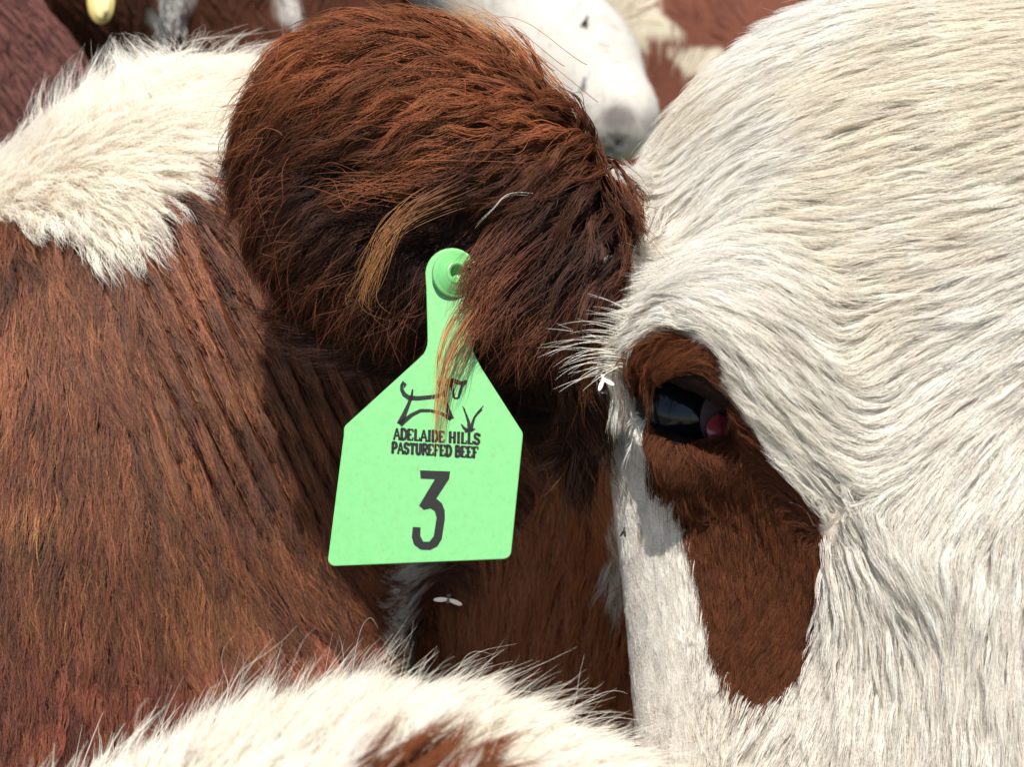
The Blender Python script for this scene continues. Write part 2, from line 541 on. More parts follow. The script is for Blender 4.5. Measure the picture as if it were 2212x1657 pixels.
HEAD_FLOW = Flow([(1900,30,-1,.3),(1650,80,-1,.3),(1520,150,-1,.35),(1440,300,-1,.25),(1700,200,-1,.3),(2000,150,-1,.15),(2180,120,-.9,.2),(1850,300,-1,.15),
 (1450,270,-1,.2),(1520,300,-1,.1),(1620,300,-1,.1),(1440,340,-.9,.3),(1410,400,-.8,.6),(1375,480,-.3,1),
 (1390,560,-.9,.2),(1420,510,-.5,.7),(1450,475,-.5,.85),(1490,430,-.6,.8),(1560,385,-.85,.5),(1640,380,-1,.05),(1730,410,-1,-.2),(1500,520,-.9,.4),(1600,460,-1,.15),(1700,480,-1,-.2),
 (1450,570,-1,-.05),(1550,560,-1,-.15),(1650,560,-.95,-.35),(1430,630,-.8,-.4),(1500,620,-.85,-.45),(1560,650,-.85,-.5),(1750,340,-1,.1),(1900,450,-1,.05),(2000,450,-1,.05),(2150,300,-1,.3),(2180,450,-1,.3),(2180,600,-.9,.4),(2000,650,-1,.25),(1900,600,-1,.2),(1900,750,-.8,.6),
 (2150,800,-.85,.55),(2000,900,-.75,.65),(1920,1000,-.85,.5),(2150,1050,-.6,.8),(2000,1110,-.5,.85),(2180,1250,-.25,1),(2100,1400,-.1,1),(2000,1500,-.05,1),(2180,1600,0,1),(1900,1600,-.1,1),
 (1385,690,-.9,.0),(1460,690,-.8,-.45),(1540,700,-.75,-.6),(1570,760,-.7,-.7),(1650,850,-.65,-.75),(1750,950,-.65,-.75),(1820,1040,-.7,-.6),(1700,750,-.75,-.6),(1650,650,-.9,-.4),(1780,850,-.7,-.65),(1850,980,-.8,-.3),(1740,660,-.85,-.45),
 (1850,1140,.55,.85),(1900,1230,.6,.8),(1960,1300,.5,.85),(1850,1300,.15,1),(1980,1400,.25,1),(1820,1450,-.15,1),(1750,1550,-.3,1),(1650,1580,-.45,.9),
 (1560,1020,.1,1),(1640,1130,0,1),(1680,1300,-.3,1),(1650,1400,-.5,.9),(1720,1400,-.4,.9),(1550,1250,.05,1),
 (1380,1000,.05,1),(1400,1200,.1,1),(1430,1400,.15,1),(1480,1550,.1,1),(1550,1500,-.2,1),(1420,1640,.1,1),(1420,760,-.9,.3),(1500,760,-.7,.5),(1545,800,-.6,-.7),(1600,870,-.65,-.75),(1660,940,-.65,-.75),(1720,1000,-.65,-.75),(1780,1080,-.5,-.8),(1480,1040,-.3,.9),(1370,850,0,1)])
EAR_FLOW = Flow([(1330,430,-.3,1),(1340,550,-.05,1),(1320,650,-.2,1),(1280,600,-.35,1),(1250,400,-.9,.35),(1200,300,-.95,.2),(1150,150,-.9,-.35),(1000,80,-1,-.2),(850,60,-1,0),(700,100,-1,.15),
 (580,160,-.9,.3),(540,300,-.8,.5),(620,350,-.9,.35),(800,250,-1,.12),(1000,250,-1,0),(1050,350,-1,.15),(900,400,-.95,.35),(750,450,-.9,.4),(1100,450,-.9,.45),(1000,520,-.75,.65),
 (900,560,-.55,.85),(830,600,-.4,.9),(700,560,-.6,.6),(1150,600,-.7,.75),(1050,650,-.65,.75),(1200,680,-.55,.85),(1120,720,-.6,.8),(1000,700,-.5,.9),(1280,700,-.4,.95)], 3.5)
NECK_FLOW = Flow([(50,350,.9,.15),(0,350,.9,.2),(80,420,.8,.45),(0,440,.75,.5),(150,500,.55,.8),(200,250,.8,-.1),(350,180,.7,-.2),(500,130,.8,-.25),(100,480,.6,.7),(250,450,.75,.55),(400,350,.9,.35),(500,300,1,.15),(520,400,.8,.6),(300,550,.5,.85),(150,560,.35,.95),(0,520,.4,.9),
 (480,600,.41,.91),(600,700,.41,.91),(650,850,.41,.91),(400,800,.40,.92),(550,900,.41,.91),(420,560,.41,.91),(200,750,.25,1),(50,700,.1,1),(50,950,-.1,1),(100,1150,-.15,1),(250,1000,.15,1),(450,1100,.3,1),(650,1150,.4,.9),(750,1300,.5,.9),
 (800,1400,.5,.9),(400,1350,.15,1),(150,1400,0,1),(200,1600,0,1),(600,1500,.3,1),(850,1300,.9,-.2),(860,1400,.95,.1)], 3.0)
CHEEK_FLOW = Flow([(1100,900,-.1,1),(1250,900,-.2,1),(1000,1300,.2,1),(1100,1300,-.05,1),(1250,1300,-.2,1),(1270,1450,-.3,1),(1330,1200,-.2,1)])
FLOW_B = Flow([(800,1550,.4,-.9),(500,1600,.5,-.85),(200,1650,.45,-.9),(1000,1520,.45,-.85),(1200,1570,.6,-.6),(1350,1640,.8,-.4),(900,1640,.75,-.6)])

DENS = 1.0
# root candidates on the parts of the cow that face the picture
def vis_weight(F, c, mu=200):
    n = F.grad(c)
    vd = nrm(CAM - c)
    f = (n * vd).sum(1)
    return in_view(c, mu) * np.where(f > -0.25, np.clip(0.55 + f, 0.3, 1.1), 0.12 * (f > -0.8))
def roots(V, Q, F, N, extra=None, mu=200):
    def wf(c):
        wv = vis_weight(F, c, mu)
        return wv if extra is None else wv * extra(c)
    return scatter(V, Q, int(N * DENS), wf)

# ---- head coat
P = roots(VA, QA, FA, 380000, lambda c: (region(c) == 0) * 1.0)
u, v, z = project(P)
eye_hole = ((u - 1486) / 84) ** 2 + ((v - 884) / 74) ** 2 < 1
P = P[~eye_hole]; u, v = u[~eye_hole], v[~eye_hole]
jit = 14 * (vnoise(u, v, 25, 3) - 0.5), 14 * (vnoise(u, v, 25, 4) - 0.5)
patch = inpoly(u + jit[0] + rng.normal(0, 5, len(u)), v + jit[1] + rng.normal(0, 5, len(u)), EYE_PATCH)
n = len(P)
yel = np.maximum(sstep(0.45, 0.8, vnoise(u, v, 160, 5)) * sstep(1000, 300, v), sstep(1950, 2200, u) * sstep(600, 250, v))
cw = lerp(np.tile(np.array([0.91, 0.86, 0.775]), (n, 1)), CREAM, 0.5 * yel + 0.22 * rng.random(n))
cw = lerp(cw, GREYW, 0.5 * (rng.random(n) ** 2))
cw = vary(cw, 0.13, 0.02)
stain = sstep(0.5, 0.0, np.hypot((u - 1385) / 22, (v - 1150) / 70))
cw = lerp(cw, np.array([0.20, 0.15, 0.08]), 0.7 * stain)
cb = vary(np.tile(BROWN * np.array([1.0, 1.0, 0.9]), (n, 1)), 0.25, 0.05)
lidc = sstep(90, 20, np.hypot((u - 1440) * 0.6, v - 755))
cb = lerp(cb, RUST * 1.1, lidc * 0.8)
col = np.where(patch[:, None], cb, cw)
L = 0.023 + 0.008 * vnoise(u, v, 120, 6)
L *= 1 - 0.40 * sstep(1050, 1300, v) * sstep(1950, 1700, u)
leftface = sstep(1640, 1420, u - 0.10 * (v - 1100)) * sstep(820, 950, v)
L = L * (1 - 0.60 * leftface)
browz = sstep(130, 50, np.hypot((u - 1450) * 0.75, v - 690))
L = L * (1 - 0.60 * browz)
L = L * (1 - 0.5 * sstep(50, 20, np.abs(u - 1378)) * sstep(780, 830, v) * sstep(1080, 1000, v))
L = np.where(patch, 0.0090, L)
EYE_CLEAR = [(1350, 800), (1375, 740), (1440, 712), (1490, 716), (1545, 765), (1570, 850), (1610, 900), (1640, 960), (1600, 1010), (1470, 1010), (1400, 960), (1400, 860)]
def eye_clear(path):
    N = len(path)
    uu, vv, _ = project(path.reshape(-1, 3))
    eyeb = (((uu - 1488) / 78) ** 2 + ((vv - 884) / 68) ** 2 < 1).reshape(N, -1).any(1)
    core = inpoly(uu, vv, PATCH_CORE).reshape(N, -1).any(1) & (np.random.default_rng(5).random(N) < 0.93)
    lid = inpoly(uu, vv, EYE_CLEAR).reshape(N, -1).any(1)
    return (patch | ~(core | lid)) & ~eyeb
PATCH_CORE = [(1430, 1000), (1610, 960), (1695, 1035), (1752, 1105), (1768, 1200), (1752, 1330), (1728, 1415), (1655, 1490), (1585, 1445), (1548, 1375), (1530, 1290), (1512, 1210), (1490, 1110)]
rust = (u < 1420) & (v > 330) & (v < 410) & (rng.random(len(u)) < 0.7)
col = np.where(rust[:, None], RUST * 1.3, col)
groom('head_coat', cow, FA, P, HEAD_FLOW, L, np.where(patch, 0.15, 0.32 - 0.28 * leftface), np.where(patch, 0.0015, 0.006 * (1 - 0.9 * leftface)), np.where(patch, 0.00009, 0.000095), col * 0.80, col, M_FUR_W,
      gfrac=0.11, bfrac=0.010, c1=0.66, c2=0.64, frizz=0.0007, wave=0.20, fly=0.012, keep=eye_clear, lockvar=0.08)
print('head', round(time.time() - T0, 1))

# ---- ear coat
TAGN = nrm(camvec(-0.06, 0.16, -0.985)); TAGO = C(975, 590, 0.566)
def tagpt(px, py, h=0.0):
    d = nrm(C(px, py, 1.0) - CAM)
    t = ((TAGO - CAM) @ TAGN) / (d @ TAGN)
    return CAM + d * np.asarray(t)[..., None] + TAGN * h
TAG_CLEAR = [(905, 515), (985, 515), (1010, 560), (990, 640), (1000, 700), (1015, 760), (1040, 800), (1135, 940), (1105, 1230), (700, 1230), (745, 920), (915, 750)]
def tag_clear(path):
    N = len(path)
    u, v, z = project(path.reshape(-1, 3))
    h = (path.reshape(-1, 3) - TAGO) @ TAGN
    bad = inpoly(u, v, TAG_CLEAR) & (h > -0.006)
    return ~bad.reshape(N, -1).any(1)
P = roots(VA, QA, FA, 100000, lambda c: (region(c) == 1) * 1.0)
u, v, z = project(P)
n = len(P)
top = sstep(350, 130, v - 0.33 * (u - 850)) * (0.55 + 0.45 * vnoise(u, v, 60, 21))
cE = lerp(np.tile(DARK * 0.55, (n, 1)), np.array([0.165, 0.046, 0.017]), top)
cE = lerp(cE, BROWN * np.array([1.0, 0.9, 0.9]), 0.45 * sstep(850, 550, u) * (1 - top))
rim = sstep(1275, 1330, u - 0.1 * (v - 450))
cE = lerp(cE, RUST, 0.7 * rim)
cE = vary(cE, 0.25, 0.06)
cT = lerp(cE, TAN, 0.24 * rng.random(n) * (0.2 + 0.8 * top))
L = 0.034 + 0.012 * vnoise(u, v, 150, 8) + 0.012 * sstep(450, 650, v)
L *= 1 - 0.5 * rim
L *= 1 - 0.25 * sstep(700, 560, u)
L *= 1 - 0.4 * sstep(1000, 1150, u) * sstep(450, 300, v)
L *= 1.15
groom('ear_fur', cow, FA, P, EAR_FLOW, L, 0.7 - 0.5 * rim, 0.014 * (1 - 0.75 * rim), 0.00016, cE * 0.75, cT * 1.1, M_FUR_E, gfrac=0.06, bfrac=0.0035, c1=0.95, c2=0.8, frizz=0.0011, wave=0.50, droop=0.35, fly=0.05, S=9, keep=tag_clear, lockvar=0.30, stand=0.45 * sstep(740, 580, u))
print('ear', round(time.time() - T0, 1))

# ---- neck coat
P = roots(VA, QA, FA, 230000, lambda c: (region(c) == 2) * 1.0)
u, v, z = project(P)
n = len(P)
jit = 30 * (vnoise(u, v, 30, 13) - 0.5), 50 * (vnoise(u, v, 45, 14) - 0.5)
wh = inpoly(u + jit[0], v + jit[1], NECK_WHITE)
fringe = inpoly(u, v, [(800, 1190), (815, 1230), (805, 1330), (815, 1500), (862, 1500), (862, 1190)]) & (z < 0.775)
cw = lerp(np.tile(WHITE, (n, 1)), CREAM, 0.1 * rng.random(n) + 0.4 * sstep(250, 500, u) * sstep(300, 120, v))
cw = vary(cw, 0.06, 0.02)
cb = vary(np.tile(BROWN * 0.85, (n, 1)), 0.34, 0.06)
gold_sheen = sstep(0.5, 0.9, vnoise(u, v, 130, 16)) * sstep(650, 900, v) * sstep(1450, 1250, v)  # zone where the coat's golden sheen is painted into the hair colour
red = sstep(1250, 1450, v)
cb = lerp(cb, np.array([0.165, 0.048, 0.031]), 0.7 * red)
col = np.where(wh[:, None], cw, cb)
cT = np.where(wh[:, None], cw, lerp(lerp(cb, TAN * 0.85, 0.9 * (rng.random(n) < 0.10 + 0.22 * gold_sheen) * rng.random(n) ** 0.5), TAN, 0.35 * gold_sheen * rng.random(n)))  # scattered tan tips paint in glints and highlights on the brown coat
fc = vary(lerp(np.tile(WHITE, (n, 1)), TAN, sstep(1340, 1420, v) * 0.9), 0.1)
col = np.where(fringe[:, None], fc, col); cT = np.where(fringe[:, None], fc, cT)
wr = (u * 670 - v * 300) / 734.0 + 16 * (vnoise(u, v, 260, 17) - 0.5)
wmask = sstep(180, 330, u - 0.30 * (v - 600)) * sstep(1250, 900, v) * (~wh)
off = 0.0105 * wmask * (0.5 + vnoise(u, v, 70, 61)) * (0.5 + 0.5 * np.sin(6.283 * wr / 44.0)) ** 0.8
L = np.where(wh, 0.029, 0.029 + 0.010 * vnoise(u, v, 90, 18))
L = np.where(~wh & (v > 1250), L * (1 - 0.30 * sstep(1250, 1450, v)), L)
L = np.where(fringe, 0.013, L)
L *= 1 - 0.45 * wmask
keepw = ~(wmask > 0.35) | (np.sin(6.283 * wr / 44.0) > -0.9)
koff = np.where(wmask > 0.2, 0.5 * np.floor(wr / 44.0 + 0.25), 0.0)
sel = keepw
P, col, cT, off, L, wh2, fr2, koff, wm2 = P[sel], col[sel], cT[sel], off[sel], L[sel], wh[sel], fringe[sel], koff[sel], wmask[sel]
b_ = ~wh2
groom('neck_coat', cow, FA, P[b_], NECK_FLOW, L[b_], np.where(fr2, 1.0, 0.30 - 0.18 * wm2)[b_], (0.0035 * (1 - 0.6 * wm2))[b_], 0.00013, (col * 0.66)[b_], (cT * 1.22)[b_], M_FUR_B,
      gfrac=0.11, bfrac=0.012, c1=0.65, c2=0.75, frizz=0.0010, wave=(0.30 - 0.2 * wm2)[b_], cscale=(1 - 0.5 * wm2)[b_], offset=off[b_], fly=0.03, keyoff=koff[b_], lockvar=0.26)
groom('white_neck_coat', cow, FA, P[wh2], NECK_FLOW, L[wh2], 0.6, 0.010, 0.00012, col[wh2] * 0.92, col[wh2], M_FUR_W,
      gfrac=0.12, bfrac=0.015, c1=0.55, c2=0.6, frizz=0.0011, wave=0.28, fly=0.03, stand=0.12, lockvar=0.04)
m_ = rng.permutation(np.flatnonzero(wh2 & (project(P)[1] < 330)))[:2200]
groom('stray_neck_hairs', cow, FA, P[m_], Flow([(50, 350, .6, -.6), (200, 220, .1, -1), (350, 150, -.6, -.7), (500, 110, .6, -.6), (560, 90, .9, -.5)]), 0.036, 1.2, 0.01, 0.00009, col[m_], col[m_], M_FUR_W,
      c1=0.7, c2=0.85, frizz=0.0016, wave=0.5, stand=0.6, gfrac=0.2, bfrac=0.05, lenvar=0.6, S=9)
print('neck', round(time.time() - T0, 1))

# ---- cheek coat
P = roots(VA, QA, FA, 30000, lambda c: (region(c) == 3) * 1.0)
u, v, z = project(P)
n = len(P)
cb = vary(np.tile(RUST * 1.7, (n, 1)), 0.3, 0.06)
cT = lerp(cb, RUST * 2.2, 0.6 * rng.random(n))
wp = inpoly(u, v, [(1315, 1080), (1360, 1050), (1370, 1290), (1335, 1290), (1312, 1200)])
cb = np.where(wp[:, None], WHITE * 0.8, cb); cT = np.where(wp[:, None], WHITE * 0.8, cT)
groom('cheek_coat', cow, FA, P, CHEEK_FLOW, 0.03, 0.4, 0.006, 0.00022, cb, cT, M_FUR_B, c1=0.7, c2=0.7, frizz=0.001, wave=0.25)

# ================================================================== cow in front
cowB = thing('cow', 'white cow with a brown patch, only the shaggy top of its back showing', 'cow', (0, -0.1, 0))
PB = [Ell((-0.043, -0.02, 0.993), (0.225, 0.62, 0.28), R=np.eye(3), k=0.1)]
axb = [axis_coords(-0.3, -0.25, 0.2, 0.3, 0.006, 0.04), axis_coords(-0.9, 0.3, 0.62, 0.8, 0.006, 0.04), axis_coords(0.5, 1.0, 1.25, 1.3, 0.006, 0.04)]
FB = Field(PB, axb)
VB, QB = FB.mesh()
bb = quick_mesh('body', VB, QB, M_SKIN, cowB)
paint(bb, np.tile(np.array([[0.35, 0.22, 0.16]]), (len(VB), 1)))
P = roots(VB, QB, FB, 45000, None, 300)
u, v, z = project(P)
n = len(P)
cw = vary(lerp(np.tile(WHITE, (n, 1)), CREAM, 0.3 * rng.random(n)), 0.06, 0.02)
bp = inpoly(u, v, [(640, 1800), (820, 1690), (1010, 1680), (960, 1800), (700, 1960)])
cb = vary(np.tile(RUST, (n, 1)), 0.2, 0.05)
col = np.where(bp[:, None], cb, cw)
groom('coat', cowB, FB, P, FLOW_B, 0.020 + 0.012 * vnoise(u, v, 60, 51), 0.9, 0.010, 0.00013, col, col, M_FUR_W, c1=1.0, c2=0.9, frizz=0.0007, wave=0.35, fly=0.03, stand=0.75, gfrac=0.08, bfrac=0.012, lockvar=0.05)
sg = rng.choice(n, 2600, replace=False)
groom('guard_hairs', cowB, FB, P[sg], FLOW_B, 0.036, 1.2, 0.010, 0.00009, col[sg], col[sg], M_FUR_W, c1=0.9, c2=0.9, frizz=0.0012, wave=0.5, fly=0.1, stand=0.9, gfrac=0.2, bfrac=0.06, lenvar=0.5, S=9)

# legs and head of that cow stay below the picture
# ================================================================== eye of the main cow
def simple_mat(name, col, rough=0.5, coat=0.0, spec=0.5, metal=0.0, emit=None):
    m = bpy.data.materials.new(name)
    m.use_nodes = True
    b = m.node_tree.nodes['Principled BSDF']
    b.inputs['Base Color'].default_value = (*col, 1)
    b.inputs['Roughness'].default_value = rough
    b.inputs['Coat Weight'].default_value = coat
    b.inputs['Coat Roughness'].default_value = 0.03
    b.inputs['Specular IOR Level'].default_value = spec
    return m
def uv_ball(c, r, R=None, nu=32, nv=20, th0=0.0, th1=math.pi):
    """ellipsoid (or a cap of one) as vertices and quads; its pole points along the frame's third axis"""
    R = RC if R is None else R
    th = np.linspace(th0, th1, nv + 1); ph = np.linspace(0, 2 * math.pi, nu, endpoint=False)
    T, Pp = np.meshgrid(th, ph, indexing='ij')
    L = np.stack([np.sin(T) * np.cos(Pp), np.sin(T) * np.sin(Pp), np.cos(T)], -1) * np.asarray(r)
    V = (np.asarray(c) + L @ R.T).reshape(-1, 3)
    F = [(i * nu + j, i * nu + (j + 1) % nu, (i + 1) * nu + (j + 1) % nu, (i + 1) * nu + j) for i in range(nv) for j in range(nu)]
    return V, F
EYE_C = C(1484, 890, 0.5865)
V, F = uv_ball(EYE_C, (0.021, 0.021, 0.021), nu=48, nv=32)
m_eye = simple_mat('eyeball', (0.004, 0.004, 0.006), 0.12, 0.15, 0.2)
eyeball = link_mesh('eye', V, F, m_eye, cow)
# grey white of the eye towards the inner corner, the pink corner itself
Rg = rot_cam(0, 0, 0)
dirw = nrm(C(1590, 905, 0.568) - EYE_C)
def frame_to(d):
    q = Vector(d).to_track_quat('Z', 'Y').to_matrix()
    return np.array(q)
V, F = uv_ball(EYE_C, (0.0213,) * 3, R=frame_to(dirw), nu=32, nv=8, th0=0.01, th1=0.62)
link_mesh('eye_white', V, F, simple_mat('eye_white', (0.09, 0.06, 0.065), 0.25, 0.6), eyeball)
V, F = uv_ball(C(1560, 935, 0.5645), (0.0062, 0.0075, 0.0022), R=rot_cam(0, -25, 25), nu=20, nv=12)
V = V + 0.0006 * np.sin(V * 900)
link_mesh('tear_duct', V, F, simple_mat('tear_duct', (0.30, 0.04, 0.045), 0.3, 0.3), eyeball)

# ---- eyelashes and stray brow hairs
def loose(name, parent, rootsxy, tipsxy, zr, zt, bend, rad, c0, c1, mat, M=9, jitter=6, each=1, zj=0.004):
    """hairs drawn one by one from a root to a tip, each sagging by its own amount"""
    P = []
    for (a, b) in zip(rootsxy, tipsxy):
        for _ in range(each):
            ra = np.array(a, float) + rng.normal(0, jitter * 0.5, 2); tb = np.array(b, float) + rng.normal(0, jitter * 1.5, 2)
            p0 = C(ra[0], ra[1], zr + rng.normal(0, zj * 0.3)); p2 = C(tb[0], tb[1], zt + rng.normal(0, zj))
            d = p2 - p0
            side = nrm(np.cross(d, AZ))
            p1 = (p0 + p2) / 2 + side * np.linalg.norm(d) * (bend + rng.normal(0, 0.08))
            t = np.linspace(0, 1, M)[:, None]
            P.append(p0 * (1 - t) ** 2 + 2 * p1 * t * (1 - t) + p2 * t * t)
    P = np.array(P); n = len(P)
    return strands(name, parent, P, np.full(n, rad) * (0.7 + 0.6 * rng.random(n)), vary(np.tile(c0, (n, 1)), 0.12), vary(np.tile(c1, (n, 1)), 0.12), mat)
t = np.linspace(0, 1, 26)
ra = [(1420 - 70 * a, 722 + 75 * a) for a in t]
tb = [(1265 - 80 * a + 45 * math.sin(9 * a), 650 + 190 * a) for a in t]
loose('eyelashes', cow, ra, tb, 0.571, 0.556, -0.16, 0.00016, WHITE * 0.85, WHITE * 0.95, M_FUR_W, jitter=10, each=2)

# ---- long loose locks of the ear
def lock(pts, zs, width, n, M=14, spread=1.0):
    """a lock of hairs along a drawn path, spreading at the tip"""
    q = C(np.array([p[0] for p in pts]), np.array([p[1] for p in pts]), np.array(zs))
    k = np.linspace(0, len(pts) - 1, M)
    i = np.minimum(k.astype(int), len(pts) - 2); a = (k - i)[:, None]
    im, ip = np.maximum(i - 1, 0), np.minimum(i + 2, len(pts) - 1)
    base = 0.5 * ((2 * q[i]) + (-q[im] + q[i + 1]) * a + (2 * q[im] - 5 * q[i] + 4 * q[i + 1] - q[ip]) * a ** 2 + (-q[im] + 3 * q[i] - 3 * q[i + 1] + q[ip]) * a ** 3)
    T = np.linspace(0, 1, M)[:, None]
    out = []
    for _ in range(n):
        o0, o1 = rng.normal(0, width, 3), rng.normal(0, width * spread, 3)
        w1 = rng.normal(0, width * 0.5, 3)
        l = 0.7 + 0.3 * rng.random()
        kk = np.linspace(0, (M - 1) * l, M); ii = np.minimum(kk.astype(int), M - 2); aa = (kk - ii)[:, None]
        bb = base[ii] * (1 - aa) + base[ii + 1] * aa
        out.append(bb + o0 * (1 - T) + o1 * T * 0.8 + w1 * np.sin(T * (4 + 3 * rng.random()) + rng.random() * 6) * T)
    return np.array(out)
locks = [  # path, depths, width, count, root colour, tip colour
    ([(1090, 610), (1010, 700), (965, 800), (950, 900), (945, 985)], [0.556, 0.552, 0.549, 0.549, 0.550], 0.0020, 26, BROWN * 1.2, TAN * 1.5),
    ([(1060, 600), (985, 680), (950, 760), (942, 850), (935, 935)], [0.556, 0.553, 0.550, 0.550, 0.551], 0.0014, 14, BROWN * 1.5, TAN * 1.6),
    ([(1090, 640), (1050, 690), (1010, 740), (985, 800), (965, 850)], [0.556, 0.553, 0.551, 0.550, 0.551], 0.0026, 24, DARK * 1.5, RUST),
    ([(1000, 400), (900, 450), (840, 510), (800, 590), (772, 665)], [0.560, 0.557, 0.556, 0.560, 0.565], 0.0036, 46, DARK * 1.5, TAN),
    ([(930, 420), (850, 480), (820, 560), (790, 650), (830, 690)], [0.562, 0.559, 0.558, 0.562, 0.566], 0.003, 18, DARK * 1.5, TAN),
    ([(900, 400), (820, 405), (740, 410), (680, 430)], [0.566, 0.562, 0.562, 0.566], 0.006, 40, BROWN, RUST),
    ([(1100, 330), (1000, 330), (900, 350), (830, 395)], [0.565, 0.560, 0.560, 0.564], 0.004, 90, BROWN, RUST * 1.2),
    ([(1180, 250), (1060, 190), (950, 175), (820, 180), (720, 210)], [0.575, 0.568, 0.566, 0.568, 0.573], 0.004, 90, BROWN, RUST * 1.3),
    ([(1220, 260), (1130, 140), (1060, 90), (970, 50)], [0.590, 0.588, 0.590, 0.592], 0.005, 70, RUST, TAN * 1.5),
    ([(1180, 200), (1080, 90), (1000, 40), (940, 10)], [0.600, 0.600, 0.602, 0.604], 0.006, 50, RUST, TAN * 1.5),
    ([(1150, 480), (1080, 550), (1025, 610), (1000, 690)], [0.568, 0.556, 0.552, 0.552], 0.0042, 150, DARK, BROWN * 0.8),
    ([(1120, 470), (1050, 530), (1005, 590), (990, 660)], [0.570, 0.557, 0.552, 0.552], 0.0030, 60, DARK, BROWN),
    ([(1160, 520), (1090, 590), (1040, 650), (1010, 730)], [0.570, 0.556, 0.552, 0.552], 0.0034, 120, DARK, BROWN * 1.3),
    ([(640, 380), (590, 410), (560, 450), (540, 500)], [0.585, 0.578, 0.582, 0.592], 0.007, 90, DARK * 1.6, BROWN * 1.2),
    ([(690, 480), (630, 510), (600, 560), (590, 620)], [0.585, 0.580, 0.588, 0.600], 0.007, 90, DARK * 1.4, BROWN * 1.2),
    ([(760, 560), (700, 590), (665, 640), (650, 700)], [0.585, 0.580, 0.588, 0.600], 0.007, 90, DARK * 1.2, BROWN * 1.1),
    ([(840, 600), (780, 640), (745, 690), (735, 750)], [0.582, 0.578, 0.584, 0.596], 0.007, 90, DARK, BROWN),
    ([(900, 620), (860, 670), (840, 720), (830, 770)], [0.582, 0.580, 0.584, 0.592], 0.006, 70, DARK, BROWN),
    ([(620, 200), (570, 215), (530, 240), (500, 280)], [0.590, 0.586, 0.590, 0.598], 0.007, 80, RUST * 0.8, RUST * 1.2),
    ([(620, 290), (575, 310), (540, 340), (515, 385)], [0.588, 0.584, 0.588, 0.596], 0.007, 80, BROWN, RUST),
    ([(1290, 600), (1240, 680), (1190, 740), (1160, 800)], [0.585, 0.578, 0.576, 0.578], 0.006, 160, DARK * 0.9, BROWN * 0.8),
    ([(1230, 620), (1170, 690), (1120, 740), (1090, 800)], [0.580, 0.572, 0.570, 0.572], 0.006, 160, DARK * 0.9, BROWN),
    ([(1150, 600), (1090, 660), (1060, 710), (1040, 760)], [0.570, 0.560, 0.557, 0.558], 0.005, 140, DARK * 0.8, BROWN * 0.8),
]
PP, c0, c1 = [], [], []
for pts, zs, wd, cnt, ca, cb_ in locks:
    pth = lock(pts, zs, wd, cnt)
    PP.append(pth); c0.append(np.tile(ca, (cnt, 1))); c1.append(np.tile(cb_, (cnt, 1)))
PP = np.concatenate(PP)
strands('ear_locks', cow, PP, np.full(len(PP), 0.00014), vary(np.concatenate(c0), 0.15, 0.04), vary(np.concatenate(c1), 0.15, 0.04), M_FUR_E)
pth = lock([(1240, 440), (1110, 420), (1060, 460), (1020, 505)], [0.568, 0.556, 0.553, 0.555], 0.0008, 2)
strands('grey_hairs', cow, pth, np.full(len(pth), 0.00012), np.tile(WHITE * 0.7, (len(pth), 1)), np.tile(WHITE * 0.9, (len(pth), 1)), M_FUR_W)
print('locks', round(time.time() - T0, 1))

# ================================================================== green ear tag
import bmesh
def plate(name, outline, thick, mat, parent, bevel=0.0):
    """flat piece cut to an outline on the tag's plane, with real thickness and eased edges"""
    bm = bmesh.new()
    top = [bm.verts.new(tagpt(x, y, 0.0)) for x, y in outline]
    f = bm.faces.new(top)
    bm.normal_update()
    if f.normal.dot(Vector(TAGN)) < 0: f.normal_flip()
    r = bmesh.ops.extrude_face_region(bm, geom=[f])
    vs_ = [g for g in r['geom'] if isinstance(g, bmesh.types.BMVert)]
    bmesh.ops.translate(bm, verts=vs_, vec=Vector(-TAGN * thick))
    bmesh.ops.recalc_face_normals(bm, faces=bm.faces)
    if bevel:
        ed = [e for e in bm.edges if len(e.link_faces) == 2 and e.calc_face_angle(0) > 1.2]
        bmesh.ops.bevel(bm, geom=ed, offset=bevel, segments=2, affect='EDGES', profile=0.5)
    me = bpy.data.meshes.new(name); bm.to_mesh(me); bm.free()
    me.materials.append(mat)
    o = bpy.data.objects.new(name, me); COL.objects.link(o)
    o.parent = parent; o.matrix_parent_inverse = parent.matrix_world.inverted()
    return o
def arc(cx, cy, r, a0, a1, n):
    return [(cx + r * math.cos(math.radians(a0 + (a1 - a0) * i / n)), cy + r * math.sin(math.radians(a0 + (a1 - a0) * i / n))) for i in range(n + 1)]
